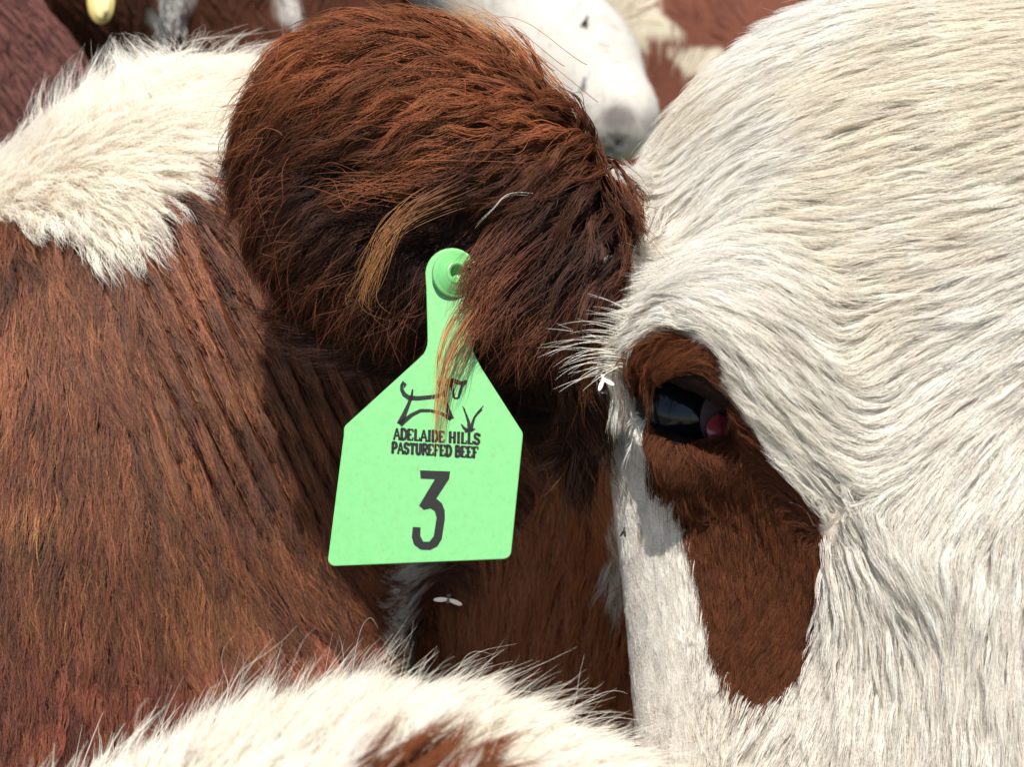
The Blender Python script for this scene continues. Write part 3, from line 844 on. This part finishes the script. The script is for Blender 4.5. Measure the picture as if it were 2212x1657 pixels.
def tag_green():
    m = bpy.data.materials.new('green_plastic'); m.use_nodes = True
    t_ = m.node_tree; b = t_.nodes['Principled BSDF']
    nz = t_.nodes.new('ShaderNodeTexNoise'); nz.inputs['Scale'].default_value = 25; nz.inputs['Detail'].default_value = 4
    cr = t_.nodes.new('ShaderNodeValToRGB')
    cr.color_ramp.elements[0].position = 0.3; cr.color_ramp.elements[0].color = (0.110, 0.35, 0.112, 1)
    cr.color_ramp.elements[1].position = 0.7; cr.color_ramp.elements[1].color = (0.128, 0.38, 0.130, 1)
    t_.links.new(nz.outputs[0], cr.inputs[0]); t_.links.new(cr.outputs[0], b.inputs['Base Color'])
    dn = t_.nodes.new('ShaderNodeTexNoise'); dn.inputs['Scale'].default_value = 38; dn.inputs['Detail'].default_value = 9; dn.inputs['Roughness'].default_value = 0.7
    dr = t_.nodes.new('ShaderNodeValToRGB'); dr.color_ramp.elements[0].position = 0.52; dr.color_ramp.elements[1].position = 0.74
    mx = t_.nodes.new('ShaderNodeMix'); mx.data_type = 'RGBA'; mx.inputs[7].default_value = (0.13, 0.24, 0.08, 1)
    dm = t_.nodes.new('ShaderNodeMath'); dm.operation = 'MULTIPLY'; dm.inputs[1].default_value = 0.6
    t_.links.new(dn.outputs[0], dr.inputs[0]); t_.links.new(dr.outputs[0], dm.inputs[0]); t_.links.new(dm.outputs[0], mx.inputs['Factor'])
    t_.links.new(cr.outputs[0], mx.inputs[6]); t_.links.new(mx.outputs[2], b.inputs['Base Color'])
    b.inputs['Roughness'].default_value = 0.36
    b.inputs['Subsurface Weight'].default_value = 0.15; b.inputs['Subsurface Radius'].default_value = (0.002, 0.004, 0.002)
    n2 = t_.nodes.new('ShaderNodeTexNoise'); n2.inputs['Scale'].default_value = 90
    bp_ = t_.nodes.new('ShaderNodeBump'); bp_.inputs['Strength'].default_value = 0.03; bp_.inputs['Distance'].default_value = 0.001
    t_.links.new(n2.outputs[0], bp_.inputs['Height']); t_.links.new(bp_.outputs[0], b.inputs['Normal'])
    return m
M_TAG = tag_green()
M_INK = simple_mat('black_ink', (0.007, 0.008, 0.007), 0.6, 0.0, 0.2)
ear_tag = thing('ear_tag', 'green plastic ear tag numbered 3 hanging from the brown ear', 'ear tag', tuple(TAGO))
outline = (arc(975, 592, 57, 170, 370, 16) + [(1024, 640), (1020, 700), (1019, 745), (1024, 765), (1040, 796), (1118, 918)] + arc(1112, 940, 17, -35, 8, 3)
           + [(1104, 1190)] + arc(1086, 1190, 18, 5, 88, 5) + arc(723, 1208, 15, 88, 190, 5) + [(742, 940)] + arc(760, 930, 18, 190, 228, 3) + [(900, 778)] + arc(870, 735, 53, 45, 0, 4)[1:] + [(922, 690), (920, 620)])
plate_o = plate('panel', outline, 0.0020, M_TAG, ear_tag, 0.00035)
# stud: stepped rings and a hollow nose, turned about the pin
def lathe(name, prof, c, axis, mat, parent, n=40):
    Rm = frame_to(axis)
    V, F = [], []
    for (r, h) in prof:
        for j in range(n):
            a = 2 * math.pi * j / n
            V.append(np.asarray(c) + Rm @ np.array([r * math.cos(a), r * math.sin(a), h]))
    for i in range(len(prof) - 1):
        for j in range(n):
            F.append((i * n + j, i * n + (j + 1) % n, (i + 1) * n + (j + 1) % n, (i + 1) * n + j))
    return link_mesh(name, np.array(V), F, mat, parent)
stud_ax = nrm(TAGN + 0.35 * AX)
SC = tagpt(984, 594, 0.0006)
lathe('stud', [(0.0092, -0.001), (0.0092, 0.0006), (0.0089, 0.0010), (0.0078, 0.0011), (0.0076, 0.0018), (0.0066, 0.0020), (0.0063, 0.0027), (0.0052, 0.0030), (0.0045, 0.0040), (0.0040, 0.0044), (0.0031, 0.0042), (0.0028, 0.0034), (0.0026, 0.0002), (0.0001, 0.0)],
      SC, stud_ax, M_TAG, ear_tag)
def zo(x, y):      # drawing coordinates of the print
    return (664 + x * 0.4740, 483 + y * 0.4740)
def ink(name, polys, h=0.00012):
    """flat print: thin ink shapes on the tag"""
    V, F = [], []
    for poly in polys:
        b0 = len(V)
        V += [tagpt(x, y, h) for x, y in poly]
        F.append(tuple(range(b0, b0 + len(poly))))
    o = link_mesh(name, np.array(V), F, M_INK, plate_o, smooth=False)
    return o
def stroke(pts, ws):
    """polygons of a brush stroke with changing width"""
    pts = np.array(pts, float); ws = np.broadcast_to(ws, (len(pts),)).astype(float) if np.ndim(ws) == 0 else np.array(ws, float)
    d = np.gradient(pts, axis=0); d /= np.linalg.norm(d, axis=1, keepdims=True) + 1e-9
    nn_ = np.stack([-d[:, 1], d[:, 0]], 1)
    a, b = pts + nn_ * ws[:, None] / 2, pts - nn_ * ws[:, None] / 2
    return [[tuple(a[i]), tuple(a[i + 1]), tuple(b[i + 1]), tuple(b[i])] for i in range(len(pts) - 1)]
def zs_(pts): return [zo(x, y) for x, y in pts]
three = zs_([(513, 1125), (650, 1130), (645, 1165), (587, 1254), (612, 1275), (625, 1308), (626, 1345), (612, 1438), (592, 1472), (558, 1489), (515, 1487), (485, 1464), (475, 1430), (480, 1383), (515, 1385),
             (514, 1425), (527, 1450), (555, 1451), (575, 1425), (588, 1342), (580, 1312), (560, 1299), (530, 1306), (508, 1286), (580, 1166), (515, 1163)])
# the numeral as a fan-safe strip: split into convex-ish quads
q = [(0, 1, 2, 24), (24, 25, 0), (2, 3, 23, 24), (3, 4, 22, 23), (22, 4, 21), (4, 5, 20, 21), (5, 6, 19, 20), (6, 7, 18, 19), (7, 8, 17, 18), (8, 9, 16, 17), (9, 10, 16), (10, 11, 15, 16), (11, 12, 15), (12, 13, 14, 15)]
ink('numeral', [[three[i] for i in f] for f in q])
sk = 0.474
cowp = []
def add(pts, ws): cowp.extend(stroke(zs_(pts), np.array(ws) * sk * 1.6))
add([(428, 726), (446, 736), (440, 748)], [14, 9, 4])
add([(429, 732), (430, 758), (441, 780), (462, 794), (500, 797), (545, 793), (590, 788), (622, 776), (638, 752), (642, 716)], [8, 11, 13, 14, 13, 12, 12, 12, 13, 12])
add([(479, 756), (474, 790), (460, 825), (440, 872), (420, 916)], [4, 9, 10, 14, 18])
add([(420, 916), (445, 896), (476, 872), (515, 853), (560, 853), (610, 866), (655, 890)], [18, 14, 11, 10, 9, 9, 14])
add([(656, 892), (642, 856), (630, 815), (630, 770)], [16, 14, 10, 8])
add([(636, 716), (662, 716), (692, 726), (714, 728)], [12, 14, 12, 10])
add([(652, 718), (660, 755), (668, 796)], [9, 9, 6])
add([(668, 796), (686, 797)], [6, 6])
add([(686, 797), (696, 765), (704, 738)], [6, 9, 8])
add([(703, 742), (714, 726), (724, 714)], [8, 12, 7])
ink('bull_drawing', cowp)
cowp = []
add([(706, 832), (722, 870), (734, 905), (738, 945)], [2, 6, 9, 12])
add([(714, 842), (720, 862)], [4, 3])
add([(802, 830), (780, 858), (760, 885), (750, 915), (744, 945)], [2, 7, 7, 9, 12])
add([(795, 848), (780, 866)], [4, 3])
add([(700, 914), (712, 932), (732, 946)], [3, 8, 10])
add([(764, 935), (748, 944), (716, 948)], [3, 8, 8])
ink('grass_drawing', cowp)
# slab-serif capitals made of strokes, in a 1 x 1.25 cell
def semi(cx, cy, rx, ry, a0, a1, n=7): return [(cx + rx * math.cos(math.radians(a0 + (a1 - a0) * i / n)), cy + ry * math.sin(math.radians(a0 + (a1 - a0) * i / n))) for i in range(n + 1)]
GL = {
 'A': [[(0.05, 0), (0.45, 1.2)], [(0.45, 1.2), (0.9, 0)], [(0.2, 0.4), (0.72, 0.4)], [(-0.08, 0.03), (0.26, 0.03)], [(0.68, 0.03), (1.05, 0.03)]],
 'D': [[(0.15, 0), (0.15, 1.2)], [(0, 1.15), (0.4, 1.15)] + semi(0.4, 0.6, 0.45, 0.55, 90, -90) + [(0, 0.05)]],
 'E': [[(0.15, 0), (0.15, 1.2)], [(0, 1.15), (0.8, 1.15), (0.8, 0.9)], [(0.15, 0.6), (0.6, 0.6)], [(0, 0.05), (0.8, 0.05), (0.8, 0.32)]],
 'F': [[(0.15, 0), (0.15, 1.2)], [(0, 1.15), (0.8, 1.15), (0.8, 0.9)], [(0.15, 0.6), (0.6, 0.6)], [(-0.02, 0.03), (0.35, 0.03)]],
 'L': [[(0.2, 0), (0.2, 1.2)], [(0.02, 1.15), (0.4, 1.15)], [(0, 0.05), (0.8, 0.05), (0.8, 0.35)]],
 'I': [[(0.25, 0), (0.25, 1.2)], [(0.02, 1.15), (0.48, 1.15)], [(0.02, 0.05), (0.48, 0.05)]],
 'H': [[(0.15, 0), (0.15, 1.2)], [(0.8, 0), (0.8, 1.2)], [(0.15, 0.6), (0.8, 0.6)], [(0, 1.15), (0.32, 1.15)], [(0, 0.05), (0.32, 0.05)], [(0.64, 1.15), (0.96, 1.15)], [(0.64, 0.05), (0.96, 0.05)]],
 'S': [semi(0.4, 0.88, 0.3, 0.27, 20, 270) + semi(0.4, 0.32, 0.33, 0.28, 90, -160), [(0.74, 0.85), (0.74, 1.18)], [(0.06, 0.05), (0.06, 0.36)]],
 'P': [[(0.15, 0), (0.15, 1.2)], [(0, 1.15), (0.4, 1.15)] + semi(0.45, 0.85, 0.33, 0.3, 90, -90) + [(0.15, 0.55)], [(-0.02, 0.03), (0.35, 0.03)]],
 'T': [[(0.42, 0), (0.42, 1.2)], [(0.04, 0.9), (0.04, 1.15), (0.8, 1.15), (0.8, 0.9)], [(0.22, 0.05), (0.62, 0.05)]],
 'U': [[(0.15, 1.2), (0.15, 0.4)] + semi(0.45, 0.36, 0.3, 0.33, 180, 360) + [(0.75, 1.2)], [(0, 1.15), (0.32, 1.15)], [(0.6, 1.15), (0.92, 1.15)]],
 'R': [[(0.15, 0), (0.15, 1.2)], [(0, 1.15), (0.4, 1.15)] + semi(0.45, 0.87, 0.32, 0.28, 90, -90) + [(0.15, 0.59)], [(0.45, 0.58), (0.85, 0.03)], [(-0.02, 0.03), (0.33, 0.03)], [(0.7, 0.03), (0.98, 0.03)]],
 'B': [[(0.15, 0), (0.15, 1.2)], [(0, 1.15), (0.4, 1.15)] + semi(0.42, 0.89, 0.28, 0.26, 90, -90) + [(0.15, 0.62)], [(0.42, 0.63)] + semi(0.45, 0.34, 0.33, 0.29, 90, -90) + [(0, 0.05)]],
}
ADV = {'I': 0.62, 'L': 0.95, 'A': 1.02, 'H': 1.12, 'U': 1.06}
def words_on_tag(name, text, x0, y0, x1, y1, hgt):
    tot = sum(0.55 if c == ' ' else ADV.get(c, 0.98) for c in text)
    dx, dy = (x1 - x0) / tot, (y1 - y0) / tot
    polys, cur = [], 0.0
    k = 0
    for ch in text:
        if ch == ' ': cur += 0.55; continue
        pl = []
        for st in GL[ch]:
            pts = []
            for (gx, gy) in st:
                X = cur + gx * 0.98
                pts.append((x0 + dx * X + 0.02 * hgt * gy, y0 + dy * X - hgt * gy / 1.2))
            vert = abs(st[0][0] - st[-1][0]) < 0.2 and len(st) == 2
            pl.extend(stroke(pts, 6.4 if vert or len(st) > 5 else 4.4))
        V = []
        polys.extend(pl)
        cur += ADV.get(ch, 0.98)
    return ink(name, polys, 0.00014)
words_on_tag('lettering', 'ADELAIDE HILLS', 850, 949, 1038, 961, 24)
words_on_tag('lettering', 'PASTUREFED BEEF', 846, 979, 1034, 990, 24)
print('tag', round(time.time() - T0, 1))

# ================================================================== cows behind
def far_cow(name, label, P_, ax_, coat, flow, nhair, L, rad, lift=0.4, base=(0, 0, 0), mat=None, skin_k=0.6):
    t_ = thing(name, label, 'cow', base, 'herd standing behind')
    Fd = Field(P_, ax_)
    V, Q = Fd.mesh()
    o = quick_mesh('body', V, Q, M_SKIN, t_)
    u, v, z = project(V)
    paint(o, coat(u, v, V) * skin_k)
    P = roots(V, Q, Fd, nhair, None, 120)
    u, v, z = project(P)
    c = coat(u, v, P)
    c = vary(c, 0.16 * (c[:, :1] < 0.35) + 0.03, 0.02)
    groom('coat', t_, Fd, P, flow, L, lift, L * 0.2, rad, c, np.clip(c * 1.1, 0, 0.95), mat or M_FUR_FAR, S=5, frizz=L * 0.05, c1=0.6, c2=0.6, fly=0.01)
    return t_
def legs(pts, r0=0.10):
    return [Cap((x, y, zt), (x, y, 0.05), r0, 0.05, k=0.08) for x, y, zt in pts]
# brown cow at the upper corner
c1_ = C(-640, 430, 1.30)
def coat1(u, v, P): return np.tile(np.array([0.15, 0.062, 0.050]), (len(u), 1))
far_cow('cow', 'plain dark brown cow flank in the upper corner, beside the yellow tag',
        [Ell(c1_, (0.36, 0.34, 0.30), R=np.eye(3), k=0.1), Ell(c1_ + np.array([-0.5, 0.1, -0.02]), (0.6, 0.32, 0.36), R=np.eye(3), k=0.1)]
        + legs([(c1_[0] + 0.1, c1_[1] - 0.1, c1_[2] - 0.1), (c1_[0] + 0.1, c1_[1] + 0.16, c1_[2] - 0.1), (c1_[0] - 0.85, c1_[1], c1_[2] - 0.1), (c1_[0] - 0.85, c1_[1] + 0.25, c1_[2] - 0.1)]),
        [axis_coords(c1_[0] - 1.25, c1_[0] - 0.2, c1_[0] + 0.45, c1_[0] + 0.5, 0.014, 0.06), axis_coords(c1_[1] - 0.45, c1_[1] - 0.4, c1_[1] + 0.1, c1_[1] + 0.55, 0.014, 0.06), axis_coords(-0.02, c1_[2] - 0.1, c1_[2] + 0.4, c1_[2] + 0.45, 0.014, 0.06)],
        coat1, Flow([(100, 100, 0.3, 1), (200, 200, 0.2, 1)]), 14000, 0.022, 0.00040, base=(c1_[0], c1_[1], 0))
# brown cow with a grey-white patch, wearing the yellow tag
c2_ = C(330, 300, 1.95)
def coat2(u, v, P):
    c = np.tile(np.array([0.085, 0.030, 0.016]), (len(u), 1))
    wp = inpoly(u + 20 * (vnoise(u, v, 20, 31) - 0.5), v, [(345, -200), (405, -200), (405, 60), (370, 100), (335, 90)]) | inpoly(u, v, [(590, -200), (640, -200), (650, 40), (610, 40)])
    return np.where(wp[:, None], np.array([0.55, 0.52, 0.47]), c)
far_cow('cow', 'brown cow with a grey white patch, behind the white topped neck', 
        [Ell(c2_, (0.55, 0.36, 0.50), R=np.eye(3), k=0.1), Ell(C(215, -150, 1.65), (0.16, 0.11, 0.13), R=np.eye(3), k=0.08), Cap(C(215, -150, 1.65), C(60, -60, 1.50), 0.10, 0.07, k=0.06),
         Cap(C(215, -60, 1.62), C(420, -150, 1.8), 0.12, 0.2, k=0.08)]
        + legs([(c2_[0] - 0.4, c2_[1] - 0.12, c2_[2] - 0.2), (c2_[0] - 0.4, c2_[1] + 0.16, c2_[2] - 0.2), (c2_[0] + 0.5, c2_[1] - 0.12, c2_[2] - 0.2), (c2_[0] + 0.5, c2_[1] + 0.16, c2_[2] - 0.2)]),
        [axis_coords(c2_[0] - 0.9, c2_[0] - 0.75, c2_[0] + 0.7, c2_[0] + 0.8, 0.018, 0.06), axis_coords(c2_[1] - 0.75, c2_[1] - 0.6, c2_[1] + 0.1, c2_[1] + 0.5, 0.018, 0.06), axis_coords(-0.02, c2_[2] - 0.1, c2_[2] + 0.55, c2_[2] + 0.65, 0.018, 0.06)],
        coat2, Flow([(300, 50, 0.3, 1), (700, 20, -0.2, 1)]), 16000, 0.03, 0.0006, base=(c2_[0], c2_[1], 0))
# white-faced cow with its muzzle down
c3_ = C(900, 190, 2.55)
def coat3(u, v, P):
    c = np.tile(np.array([0.11, 0.038, 0.018]), (len(u), 1))
    z = project(P)[2]
    hd = (z < 1.95)
    c[hd] = (0.50, 0.465, 0.405)
    nos = sstep(1.0, 0.4, np.hypot((u - 1335) / 55, (v - 255) / 45)) * hd
    c = lerp(c, np.array([0.14, 0.12, 0.11]), 0.9 * nos)
    nos2 = sstep(1.0, 0.5, np.hypot((u - 1400) / 30, (v - 260) / 30)) * hd
    c = lerp(c, np.array([0.3, 0.27, 0.25]), 0.8 * nos2)
    return c
far_cow('cow', 'white faced cow with its muzzle hanging down, between the brown ear and the white forehead',
        [Ell(c3_, (0.42, 0.6, 0.42), R=np.eye(3), k=0.1), Cap(C(930, -100, 2.1), C(1000, -230, 1.72), 0.20, 0.12, k=0.1),
         Cap(C(1030, -90, 1.66), C(1240, 155, 1.60), 0.090, 0.064, k=0.06), Cap(C(1240, 155, 1.60), C(1330, 255, 1.56), 0.063, 0.038, k=0.05),
         Ell(C(1338, 250, 1.55), (0.036, 0.042, 0.04), k=0.03), Ell(C(1290, 325, 1.59), (0.026, 0.018, 0.03), R=rot_cam(0, 0, 35), k=0.015),
         Ell(C(1305, 328, 1.535), (0.030, 0.004, 0.02), R=rot_cam(0, 0, 35), k=0.006, sub=True)]
        + legs([(c3_[0] - 0.2, c3_[1] - 0.35, c3_[2] - 0.2), (c3_[0] + 0.2, c3_[1] - 0.35, c3_[2] - 0.2), (c3_[0] - 0.2, c3_[1] + 0.4, c3_[2] - 0.2), (c3_[0] + 0.2, c3_[1] + 0.4, c3_[2] - 0.2)]),
        [axis_coords(c3_[0] - 0.5, -0.15, 0.28, c3_[0] + 0.5, 0.009, 0.06), axis_coords(1.40, 1.45, 1.95, c3_[1] + 0.75, 0.009, 0.06), axis_coords(-0.02, 1.02, 1.55, c3_[2] + 0.5, 0.009, 0.06)],
        coat3, Flow([(1200, 50, 0.5, 1), (1340, 200, 0.2, 1), (900, 0, 0, 1)]), 26000, 0.006, 0.00022, lift=0.05, base=(c3_[0], c3_[1], 0), mat=M_FUR_W, skin_k=0.9)
# brown and cream cow in the gap beside the white forehead
c4_ = C(1650, 320, 2.45)
def coat4(u, v, P):
    c = np.tile(np.array([0.19, 0.070, 0.045]), (len(u), 1))
    uj, vj = u + 16 * (vnoise(u, v, 22, 41) - 0.5), v + 16 * (vnoise(u, v, 22, 42) - 0.5)
    wp = inpoly(uj, vj, [(1200, -150), (1420, -150), (1415, 0), (1440, 45), (1482, 78), (1400, 92), (1305, 118), (1280, 60)]) | inpoly(uj, vj, [(1440, 128), (1490, 98), (1560, 100), (1550, 150), (1480, 148)])
    c[wp] = (0.70, 0.62, 0.47)
    return c
far_cow('cow', 'brown cow with cream patches in the gap above the white forehead edge',
        [Ell(c4_, (0.62, 0.42, 0.46), R=np.eye(3), k=0.1), Cap(C(1330, -120, 2.15), C(1420, 60, 2.10), 0.09, 0.05, k=0.08)]
        + legs([(c4_[0] - 0.4, c4_[1] - 0.15, c4_[2] - 0.2), (c4_[0] - 0.4, c4_[1] + 0.2, c4_[2] - 0.2), (c4_[0] + 0.4, c4_[1] - 0.15, c4_[2] - 0.2), (c4_[0] + 0.4, c4_[1] + 0.2, c4_[2] - 0.2)]),
        [axis_coords(c4_[0] - 0.75, c4_[0] - 0.65, c4_[0] + 0.3, c4_[0] + 0.7, 0.016, 0.06), axis_coords(c4_[1] - 0.55, c4_[1] - 0.5, c4_[1] + 0.1, c4_[1] + 0.5, 0.016, 0.06), axis_coords(-0.02, c4_[2] - 0.35, c4_[2] + 0.5, c4_[2] + 0.55, 0.016, 0.06)],
        coat4, Flow([(1400, 200, -0.2, 1), (1550, 30, -0.4, 1)]), 14000, 0.018, 0.0006, base=(c4_[0], c4_[1], 0))

# yellow tag on the cow behind
yt = thing('ear_tag', 'small oval yellow ear tag hanging against dark brown hair', 'ear tag', tuple(C(218, 10, 1.38)))
def ydisc(name, cx, cy, rx, ry, z, thick, mat):
    V, F = uv_ball(C(cx, cy, z), (rx * K * z, ry * K * z, thick), nu=28, nv=10)
    return link_mesh(name, V, F, mat, yt)
ydisc('panel', 218, 0, 30, 52, 1.38, 0.004, simple_mat('yellow_plastic', (0.62, 0.50, 0.16), 0.4))
ydisc('rim', 218, 0, 22, 42, 1.3765, 0.0035, simple_mat('yellow_face', (0.66, 0.55, 0.25), 0.45))
V, F = uv_ball(C(228, 32, 1.372), (0.0024, 0.0042, 0.001), nu=12, nv=6)
link_mesh('mark', V, F, simple_mat('dark_mark', (0.05, 0.04, 0.02), 0.6), yt)

# ================================================================== flies
M_WING = simple_mat('fly_wing', (0.75, 0.68, 0.60), 0.3)
M_FLY = simple_mat('fly_body', (0.10, 0.08, 0.06), 0.5)
M_FLYD = simple_mat('fly_dark', (0.015, 0.012, 0.012), 0.35)
def fly(label, px, py, z, size, ang, spread, mb, mw):
    c = C(px, py, z)
    t_ = thing('fly', label, 'fly', tuple(c), 'flies')
    R = rot_cam(0, 0, ang)
    V, F = uv_ball(c, np.array([0.30, 0.16, 0.16]) * size, R=R, nu=12, nv=8); link_mesh('abdomen', V, F, mb, t_)
    V, F = uv_ball(c + R @ np.array([0.34, 0, 0]) * size, np.array([0.13, 0.14, 0.14]) * size, R=R, nu=12, nv=8); link_mesh('head', V, F, mb, t_)
    for s_ in (-1, 1):
        Rw = rot_cam(20 * s_, 0, ang + s_ * spread)
        V, F = uv_ball(c + R @ np.array([0.05, 0, -0.12]) * size + Rw @ np.array([-0.55, 0, 0]) * size, np.array([0.55, 0.20, 0.012]) * size, R=Rw, nu=14, nv=6)
        link_mesh('wing', V, F, mw, t_)
    for s_ in (-1, 1):
        for k_ in (-0.15, 0.05, 0.22):
            a_ = c + R @ np.array([k_, 0.1 * s_, 0.05]) * size
            b_ = c + R @ np.array([k_ * 1.8, 0.34 * s_, 0.2]) * size
            d_ = nrm(b_ - a_); w_ = nrm(np.cross(d_, AZ)) * 0.02 * size; w2_ = AZ * 0.02 * size
            link_mesh('leg', np.array([a_ - w_, a_ + w_, a_ + w2_, b_ - w_, b_ + w_, b_ + w2_]), [(0, 1, 4, 3), (1, 2, 5, 4), (2, 0, 3, 5)], mb, t_)
    return t_
fly('pale fly hovering before the shaded brown cheek below the green tag', 968, 1296, 0.64, 0.0060, 80, 78, M_FLY, M_WING)
fly('pale fly caught on the white eyelashes beside the eye', 1303, 820, 0.552, 0.0045, 110, 40, M_WING, M_WING)
fly('tiny black fly on the edge of the white face below the eye', 1347, 1146, 0.585, 0.0028, 80, 20, M_FLYD, M_FLYD)
fly('small dark fly on the white face of the cow with the hanging muzzle', 1266, 42, 1.47, 0.010, 70, 15, M_FLYD, M_FLYD)

# ================================================================== ground
def ground_material():
    m = bpy.data.materials.new('ground'); m.use_nodes = True
    t_ = m.node_tree; b = t_.nodes['Principled BSDF']; b.inputs['Roughness'].default_value = 0.95
    nz = t_.nodes.new('ShaderNodeTexNoise'); nz.inputs['Scale'].default_value = 6; nz.inputs['Detail'].default_value = 8
    cr = t_.nodes.new('ShaderNodeValToRGB')
    cr.color_ramp.elements[0].color = (0.10, 0.075, 0.045, 1); cr.color_ramp.elements[0].position = 0.35
    cr.color_ramp.elements[1].color = (0.13, 0.14, 0.05, 1); cr.color_ramp.elements[1].position = 0.65
    t_.links.new(nz.outputs[0], cr.inputs[0]); t_.links.new(cr.outputs[0], b.inputs['Base Color'])
    bp_ = t_.nodes.new('ShaderNodeBump'); bp_.inputs['Distance'].default_value = 0.03
    t_.links.new(nz.outputs[0], bp_.inputs['Height']); t_.links.new(bp_.outputs[0], b.inputs['Normal'])
    return m
g = 60
xs = np.linspace(-1, 1, g + 1); xs = np.sign(xs) * np.abs(xs) ** 3 * 800
X, Y = np.meshgrid(xs, xs, indexing='ij')
Z = 0.03 * np.sin(X * 1.3) * np.cos(Y * 1.7) * (np.hypot(X, Y) < 60)
V = np.stack([X, Y, Z], -1).reshape(-1, 3)
F = np.array([(i * (g + 1) + j, (i + 1) * (g + 1) + j, (i + 1) * (g + 1) + j + 1, i * (g + 1) + j + 1) for i in range(g) for j in range(g)])
gr = quick_mesh('ground', V, F, ground_material())
gr['kind'] = 'structure'
print('done', round(time.time() - T0, 1))
